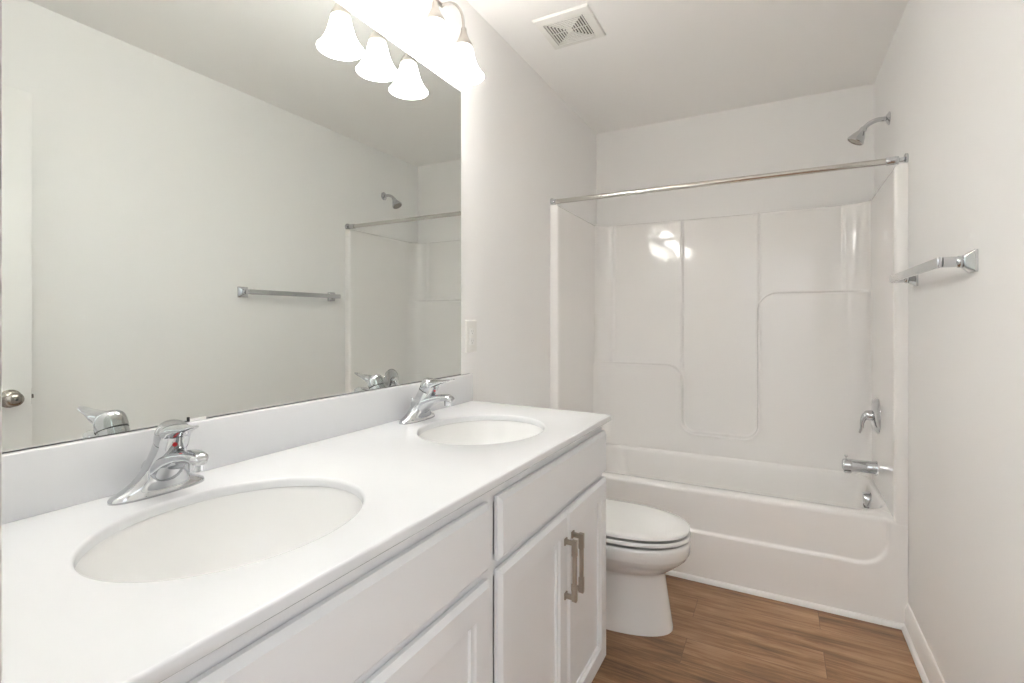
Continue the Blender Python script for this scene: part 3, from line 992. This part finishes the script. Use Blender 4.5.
obj('seat', flat_egg(0.3660, 0.3820, 0.49, 0.287, 0.215, 0.181, hollow=0.007, dish=0.007), M_PORC, to, sharp=50)
obj('lid', flat_egg(0.3905, 0.4045, 0.49, 0.284, 0.225, 0.180, dome=0.007), M_PORC, to, sharp=50)
for (bx_, by_) in ((0.64, -0.09), (0.64, 0.09), (0.40, -0.135), (0.40, 0.135)):
    for z0, z1 in ((0.343, 0.374), (0.374, 0.398)):
        obj('bumper', box(NB(), bx_ - 0.012, bx_ + 0.012, TY + by_ - 0.006, TY + by_ + 0.006, z0, z1), M_PLASTIC, to)
for s in (-1, 1):
    bm = NB(); box(bm, 0.245, 0.285, TY + s * 0.075 - 0.014, TY + s * 0.075 + 0.014, 0.364, 0.402, 0.005, 3)
    obj('hinge', bm, M_PORC, to)
    bm = NB(); lathe(bm, [(0.016, 0.0), (0.016, 0.010), (0.012, 0.018), (1e-4, 0.021)], (0.31, TY + s * 0.128, 0), 'Z', 20)
    obj('bolt_cap', bm, M_PORC, to)
bm = NB()
loft(bm, [rrect_ring(0.020, 0.200, TY - 0.200, TY + 0.200, 0.03, 0.350), rrect_ring(0.018, 0.208, TY - 0.212, TY + 0.212, 0.03, 0.42), rrect_ring(0.016, 0.214, TY - 0.218, TY + 0.218, 0.03, 0.722)])
box(bm, 0.05, 0.26, TY - 0.10, TY + 0.10, 0.30, 0.355, 0.01)
obj('tank', bm, M_PORC, to, sharp=50)
bm = NB()
loft(bm, [rrect_ring(0.012, 0.222, TY - 0.226, TY + 0.226, 0.03, 0.7225), rrect_ring(0.012, 0.222, TY - 0.226, TY + 0.226, 0.03, 0.745), rrect_ring(0.018, 0.216, TY - 0.220, TY + 0.220, 0.03, 0.753)])
obj('tank_lid', bm, M_PORC, to, sharp=50)
bm = NB(); lathe(bm, [(0.013, 0.0), (0.013, 0.008), (0.008, 0.012), (1e-4, 0.013)], (0.213, TY - 0.16, 0.68), 'X', 20)
tube(bm, smooth_path([(0.223, TY - 0.16, 0.68), (0.229, TY - 0.135, 0.678), (0.230, TY - 0.09, 0.672)], 4), 0.006, 12, up=Vector((0, 0, 1)))
obj('flush_lever', bm, M_CHROME, to)


# ================================================================== VANITY LIGHTS
LX, LZ = 0.125, 2.043
def vanity_light(yc, label):
    t = thing('vanity_light', label, 'light fixture', (0, yc, 2.31), group='three-shade vanity lights above the mirror')
    bm = NB()
    n = 40
    rings = []
    for x, d in ((0.0006, 0.0), (0.010, 0.0), (0.017, 0.006), (0.021, 0.016)):
        rings.append([Vector((x, yc + (0.060 - d) * math.copysign(abs(cos(a)) ** 0.8, cos(a)), 2.312 + (0.042 - d) * math.copysign(abs(sin(a)) ** 0.8, sin(a)))) for a in [2 * pi * k / n for k in range(n)]])
    loft(bm, rings)
    obj('backplate', bm, M_LAMP, t)
    bm = NB(); tube(bm, [Vector((0.032, yc - 0.163, 2.312)), Vector((0.032, yc + 0.163, 2.312))], 0.007, 16, up=Vector((0, 0, 1)))
    box(bm, 0.018, 0.032, yc - 0.012, yc + 0.012, 2.302, 2.322, 0.003)
    obj('crossbar', bm, M_LAMP, t)
    for k in (-1, 0, 1):
        y = yc + 0.16 * k
        pth = smooth_path([(0.032, y, 2.312), (0.055, y, 2.3125), (0.082, y, 2.304), (0.106, y, 2.281), (0.1205, y, 2.246), (LX, y, 2.197)], 6)
        bm = NB(); tube(bm, pth, 0.0047, 12)
        obj('arm', bm, M_LAMP, t)
        bm = NB(); lathe(bm, [(0.006, 0.164), (0.0095, 0.162), (0.0105, 0.150), (0.0130, 0.140), (0.0205, 0.123), (0.0290, 0.109), (0.0302, 0.1035), (0.0295, 0.099)], (LX, y, LZ), 'Z', 28)
        obj('socket_cup', bm, M_LAMP, t)
        outer = [(0.0265, 0.104), (0.0290, 0.102), (0.0305, 0.094), (0.0328, 0.082), (0.0362, 0.067), (0.0415, 0.048), (0.0495, 0.029), (0.0585, 0.014), (0.0668, 0.004), (0.0700, 0.0)]
        inner = [(r - 0.003, z + 0.001) for r, z in reversed(outer)]
        bm = NB(); lathe(bm, outer + inner, (LX, y, LZ), 'Z', 40)
        sh_ = obj('lamp_shade', bm, M_SHADE, t)
        bm = NB(); lathe(bm, [(0.012, 0.101), (0.0125, 0.088), (0.0190, 0.076), (0.0245, 0.060), (0.0225, 0.043), (0.0145, 0.032), (1e-4, 0.029)], (LX, y, LZ), 'Z', 24)
        obj('bulb', bm, M_BULB, sh_)
    return t


vanity_light(1.262, 'brushed nickel three-shade vanity light above the far sink')
vanity_light(0.500, 'brushed nickel three-shade vanity light above the nearer sink')
